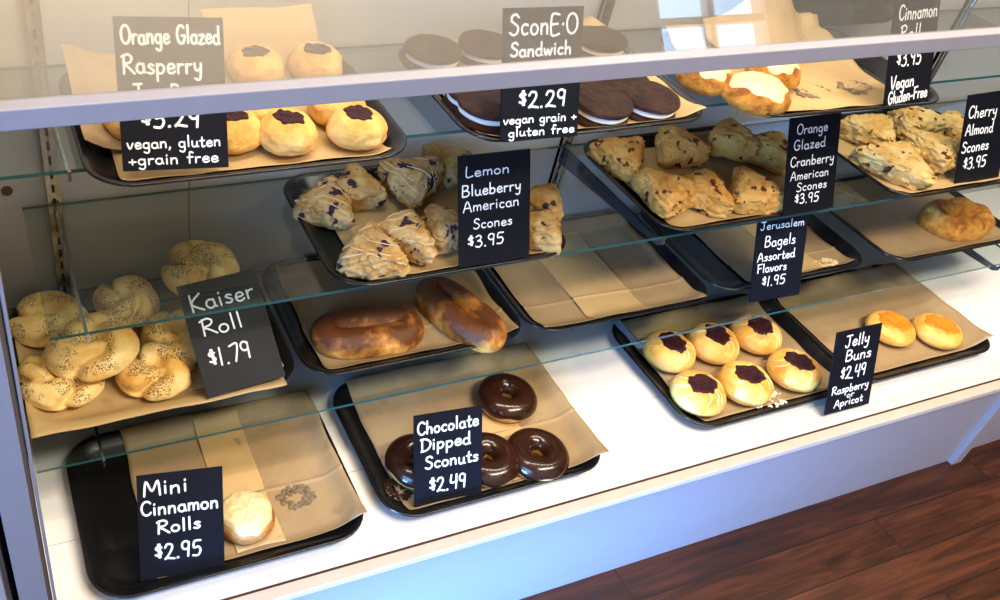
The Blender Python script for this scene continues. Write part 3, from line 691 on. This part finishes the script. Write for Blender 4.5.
g('s', 3.8, [(3.4, 4.4), (1.8, 5), (.6, 4), (2, 2.8), (3.4, 1.6), (2.4, .1), (.2, .5)])
g('t', 3.6, [(1.6, 8.4), (1.6, .8), (2.6, 0), (3.6, .5)], [(0, 5.2), (3.4, 5.5)])
g('u', 5, [(.4, 5), (.5, 1.2), (1.8, 0), (3.6, 1), (4, 5), (4.1, .8), (5, .1)])
g('v', 4.4, [(.2, 5), (2, 0), (4.2, 5)])
g('w', 6.4, [(.2, 5), (1.6, 0), (3.1, 4.4), (4.6, 0), (6.2, 5)])
g('y', 4.6, [(.4, 5), (.8, 2), (2.2, 1.2), (4, 2.4)], [(4.2, 5), (3.8, -2), (2.4, -4), (.6, -3.2)])
g('z', 4, [(.4, 4.8), (3.6, 4.9), (.3, .2), (3.9, .3)])
g('1', 2.4, [(1.4, 10), (.8, 0)])
g('2', 5.6, [(.4, 7.8), (1.6, 9.8), (4, 9.4), (4.4, 7), (2.4, 3), (.2, .3), (1.6, 1), (5.6, .2)])
g('3', 5, [(.6, 9), (2.6, 10), (4.2, 8.4), (3.2, 6), (1.6, 5.4), (4, 4.8), (4.6, 2.2), (2.8, 0), (.2, .8)])
g('4', 5.4, [(.8, 10), (.4, 4.6), (5, 5)], [(4.6, 10), (4.2, 0)])
g('5', 5, [(4.8, 9.8), (1.2, 9.6), (.8, 5.6), (3.4, 5.8), (4.6, 3.4), (3.2, .4), (.2, .6)])
g('7', 5, [(.3, 9.4), (4.8, 9.8), (2, 0)])
g('9', 5, circ(2.2, 7.2, 2, 2.6, 30, 390), [(4.2, 9), (3.6, 0)])
g('$', 4, [(3.6, 8), (2, 9), (.4, 7.6), (2, 6), (3.6, 4.6), (2.2, 3), (.2, 3.6)], [(1.8, 10.2), (2.2, 1.8)], [(2.6, 10.2), (2.9, 1.8)])
g('.', 1.8, [(.5, .1), (.8, .5), (.9, .1)])
g(',', 1.8, [(.8, .6), (.9, 0), (.2, -1.6)])
g('+', 4.4, [(2, 5), (2, .6)], [(0, 2.8), (4.2, 2.9)])
g('-', 3.6, [(.2, 2.8), (3.2, 3)])
g('*', 1.6, [(.4, 4.6), (.8, 5), (.8, 4.5)])
g(' ', 3.2)
def smooth_poly(pts, k=5):
    if len(pts) < 3: return [pts[0], pts[-1]]
    out = []
    for i in range(len(pts)-1):
        p0, p1, p2, p3 = pts[max(i-1, 0)], pts[i], pts[i+1], pts[min(i+2, len(pts)-1)]
        for j in range(k):
            t = j/k
            out.append(tuple(.5*((2*b)+(c-a)*t+(2*a-5*b+4*c-d)*t*t+(-a+3*b-3*c+d)*t**3) for a, b, c, d in zip(p0, p1, p2, p3)))
    return out+[pts[-1]]
def write(mb, text, x0, x1, yb, h, pen, seed, slope=0):
    rnd = random.Random(seed); adv = []; x = 0
    for ch in text: adv.append(x); x += G[ch][0]+1.3
    s = h/10; sx = (x1-x0)/max(x-1.3, 1)
    for ch, ax in zip(text, adv):
        dy = rnd.uniform(-.35, .35)
        for st in G[ch][1]:
            pts = [(x0+(ax+px)*sx, yb+(py+dy)*s+slope*(ax*sx)) for px, py in smooth_poly(list(st))]
            # a flat rounded ribbon
            i0 = len(mb.v); n = len(pts)
            for k, p in enumerate(pts):
                a, b = pts[max(k-1, 0)], pts[min(k+1, n-1)]; dx, dz = b[0]-a[0], b[1]-a[1]; l = math.hypot(dx, dz) or 1
                nx, nz_ = -dz/l*pen/2, dx/l*pen/2
                mb.v += [Vector((p[0]+nx, -.0021, p[1]+nz_)), Vector((p[0]-nx, -.0021, p[1]-nz_))]
                if k: q = i0+2*k; mb.f.append([q-2, q-1, q+1, q]); mb.mi.append(0)
            for p in (pts[0], pts[-1]):
                i1 = len(mb.v); mb.v += [Vector((p[0]+pen/2*math.cos(2*math.pi*j/8), -.0022, p[1]+pen/2*math.sin(2*math.pi*j/8))) for j in range(8)]
                mb.f.append([i1+j for j in range(8)]); mb.mi.append(0)
def sign(fit, z, lines, lab, pen=.0029, near=1):
    x, y, yaw, tilt, w_, h, roll = fit
    if near != 1:
        q = CAM+(Vector((x, y, z))-CAM)*near; x, y, z = q; w_ *= near; h *= near
    mb = MB(); mb.box((-w_/2, -.0015, 0), (w_/2, .0015, h)); o = mb.build('price_sign', M['slate'], None)
    r = Vector((math.cos(yaw), math.sin(yaw), 0)); b = Vector((-math.sin(yaw), math.cos(yaw), 0))
    u = Vector((0, 0, 1))*math.cos(tilt)+b*math.sin(tilt)
    r2 = r*math.cos(roll)+u*math.sin(roll); u2 = u*math.cos(roll)-r*math.sin(roll); n = u2.cross(r2)
    n = r2.cross(u2)*-1
    o.matrix_world = Matrix.Translation((x, y, z)) @ Matrix((r2, n, u2)).transposed().to_4x4()
    mb = MB()
    for k, (t, xa, xb, yb, hh_) in enumerate(lines):
        write(mb, t, (xa-.5)*w_, (xb-.5)*w_, (1-yb)*h, hh_*h, pen*(1 if hh_ > .095 else .85 if hh_ > .076 else .66), k+len(lab))
    mb.build('lettering', M['chalk'], o)
    return tag(o, lab, 'sign', 'handwritten price signs')
sign((.2076, .2470, -.0608, .4616, .1242, .1737, -.0313), .797, [('Orange Glazed', .06, .96, .17, .115), ('Rasperry', .06, .78, .36, .12), ('Jam Buns', .14, .80, .55, .12), ('$5.29', .20, .74, .715, .12), ('vegan, gluten', .05, .93, .85, .075), ('+grain free', .06, .90, .96, .075)], 'black sign reading Orange Glazed Rasperry with vegan, gluten and grain free', near=.978)
sign((.7028, .2270, -.0711, .3995, .1192, .1728, .0139), .797, [('SconE*O', .08, .93, .20, .15), ('Sandwich', .10, .86, .355, .10), ('$2.29', .22, .82, .75, .125), ('vegan grain +', .03, .97, .865, .068), ('gluten free', .10, .95, .965, .068)], 'black sign reading SconE O Sandwich 2.29 on the cookie sandwich tray', near=.978)
sign((1.3902, .2014, .1246, .4152, .1193, .1700, -.0143), .797, [('Cinnamon', .10, .95, .18, .13), ('Roll', .18, .62, .36, .13), ('$3.95', .16, .70, .60, .14), ('Vegan', .08, .60, .80, .12), ('Gluden-Free', .06, .94, .93, .11)], 'black sign reading Cinnamon Roll 3.95 Vegan on the upper shelf')
sign((.7008, .2483, -.0319, .4259, .1226, .1701, .0119), .565, [('Lemon', .10, .70, .19, .09), ('Blueberry', .05, .86, .36, .10), ('American', .06, .84, .50, .095), ('Scones', .20, .74, .665, .09), ('$3.95', .12, .62, .83, .105)], 'dark blue black sign reading Lemon Blueberry American Scones 3.95', .0022, .984)
sign((1.3528, .2457, .0029, .4408, .1204, .1719, .006), .565, [('Orange', .14, .74, .17, .10), ('Glazed', .10, .72, .33, .10), ('Cranberry', .06, .92, .50, .10), ('American', .08, .84, .64, .09), ('Scones', .22, .82, .765, .09), ('$3.95', .20, .68, .90, .10)], 'black sign reading Orange Glazed Cranberry American Scones 3.95', .0022, .984)
sign((1.8153, .2542, -.0455, .3934, .1217, .1750, .05), .565, [('Cherry', .06, .68, .26, .13), ('Almond', .05, .66, .45, .12), ('Scones', .03, .62, .64, .12), ('$3.95', .12, .62, .84, .13)], 'black sign reading Cherry Almond Scones 3.95 at the right of the middle shelf')
sign((.3181, .2687, .0409, .8853, .1276, .1780, .0531), .372, [('Kaiser', .10, .90, .25, .15), ('Roll', .16, .66, .48, .14), ('$1.79', .14, .66, .76, .15)], 'strongly tilted black sign reading Kaiser Roll 1.79', near=.98)
sign((1.3687, .2327, -.0542, .4172, .1209, .1709, .0085), .365, [('Jerusalem', .06, .92, .17, .09), ('Bagels', .18, .78, .37, .12), ('Assorted', .06, .80, .53, .10), ('Flavors', .08, .66, .665, .10), ('$1.95', .20, .66, .83, .11)], 'black sign reading Bagels Assorted Flavors 1.95', .0022)
sign((.1657, .0524, -.0868, .5139, .1169, .1544, -.0472), .252, [('Mini', .08, .58, .19, .14), ('Cinnamon', .04, .94, .38, .13), ('Rolls', .22, .72, .56, .12), ('$2.95', .18, .72, .82, .15)], 'black sign reading Mini Cinnamon Rolls 2.95 on the deck')
sign((.5864, .0523, -.0650, .4644, .1149, .1559, -.0119), .252, [('Chocolate', .05, .94, .20, .13), ('Dipped', .10, .82, .38, .13), ('Sconuts', .16, .94, .58, .13), ('$2.49', .22, .76, .84, .15)], 'black sign reading Chocolate Dipped Sconuts 2.49 on the donut tray')
sign((1.4221, .0243, -.0032, .3931, .1135, .1644, -.0079), .252, [('Jelly', .22, .74, .20, .14), ('Buns', .28, .84, .38, .13), ('$2.49', .22, .78, .60, .15), ('Raspberry', .08, .90, .765, .095), ('or', .44, .60, .84, .07), ('Apricot', .18, .82, .935, .09)], 'black sign reading Jelly Buns 2.49 Raspberry or Apricot')
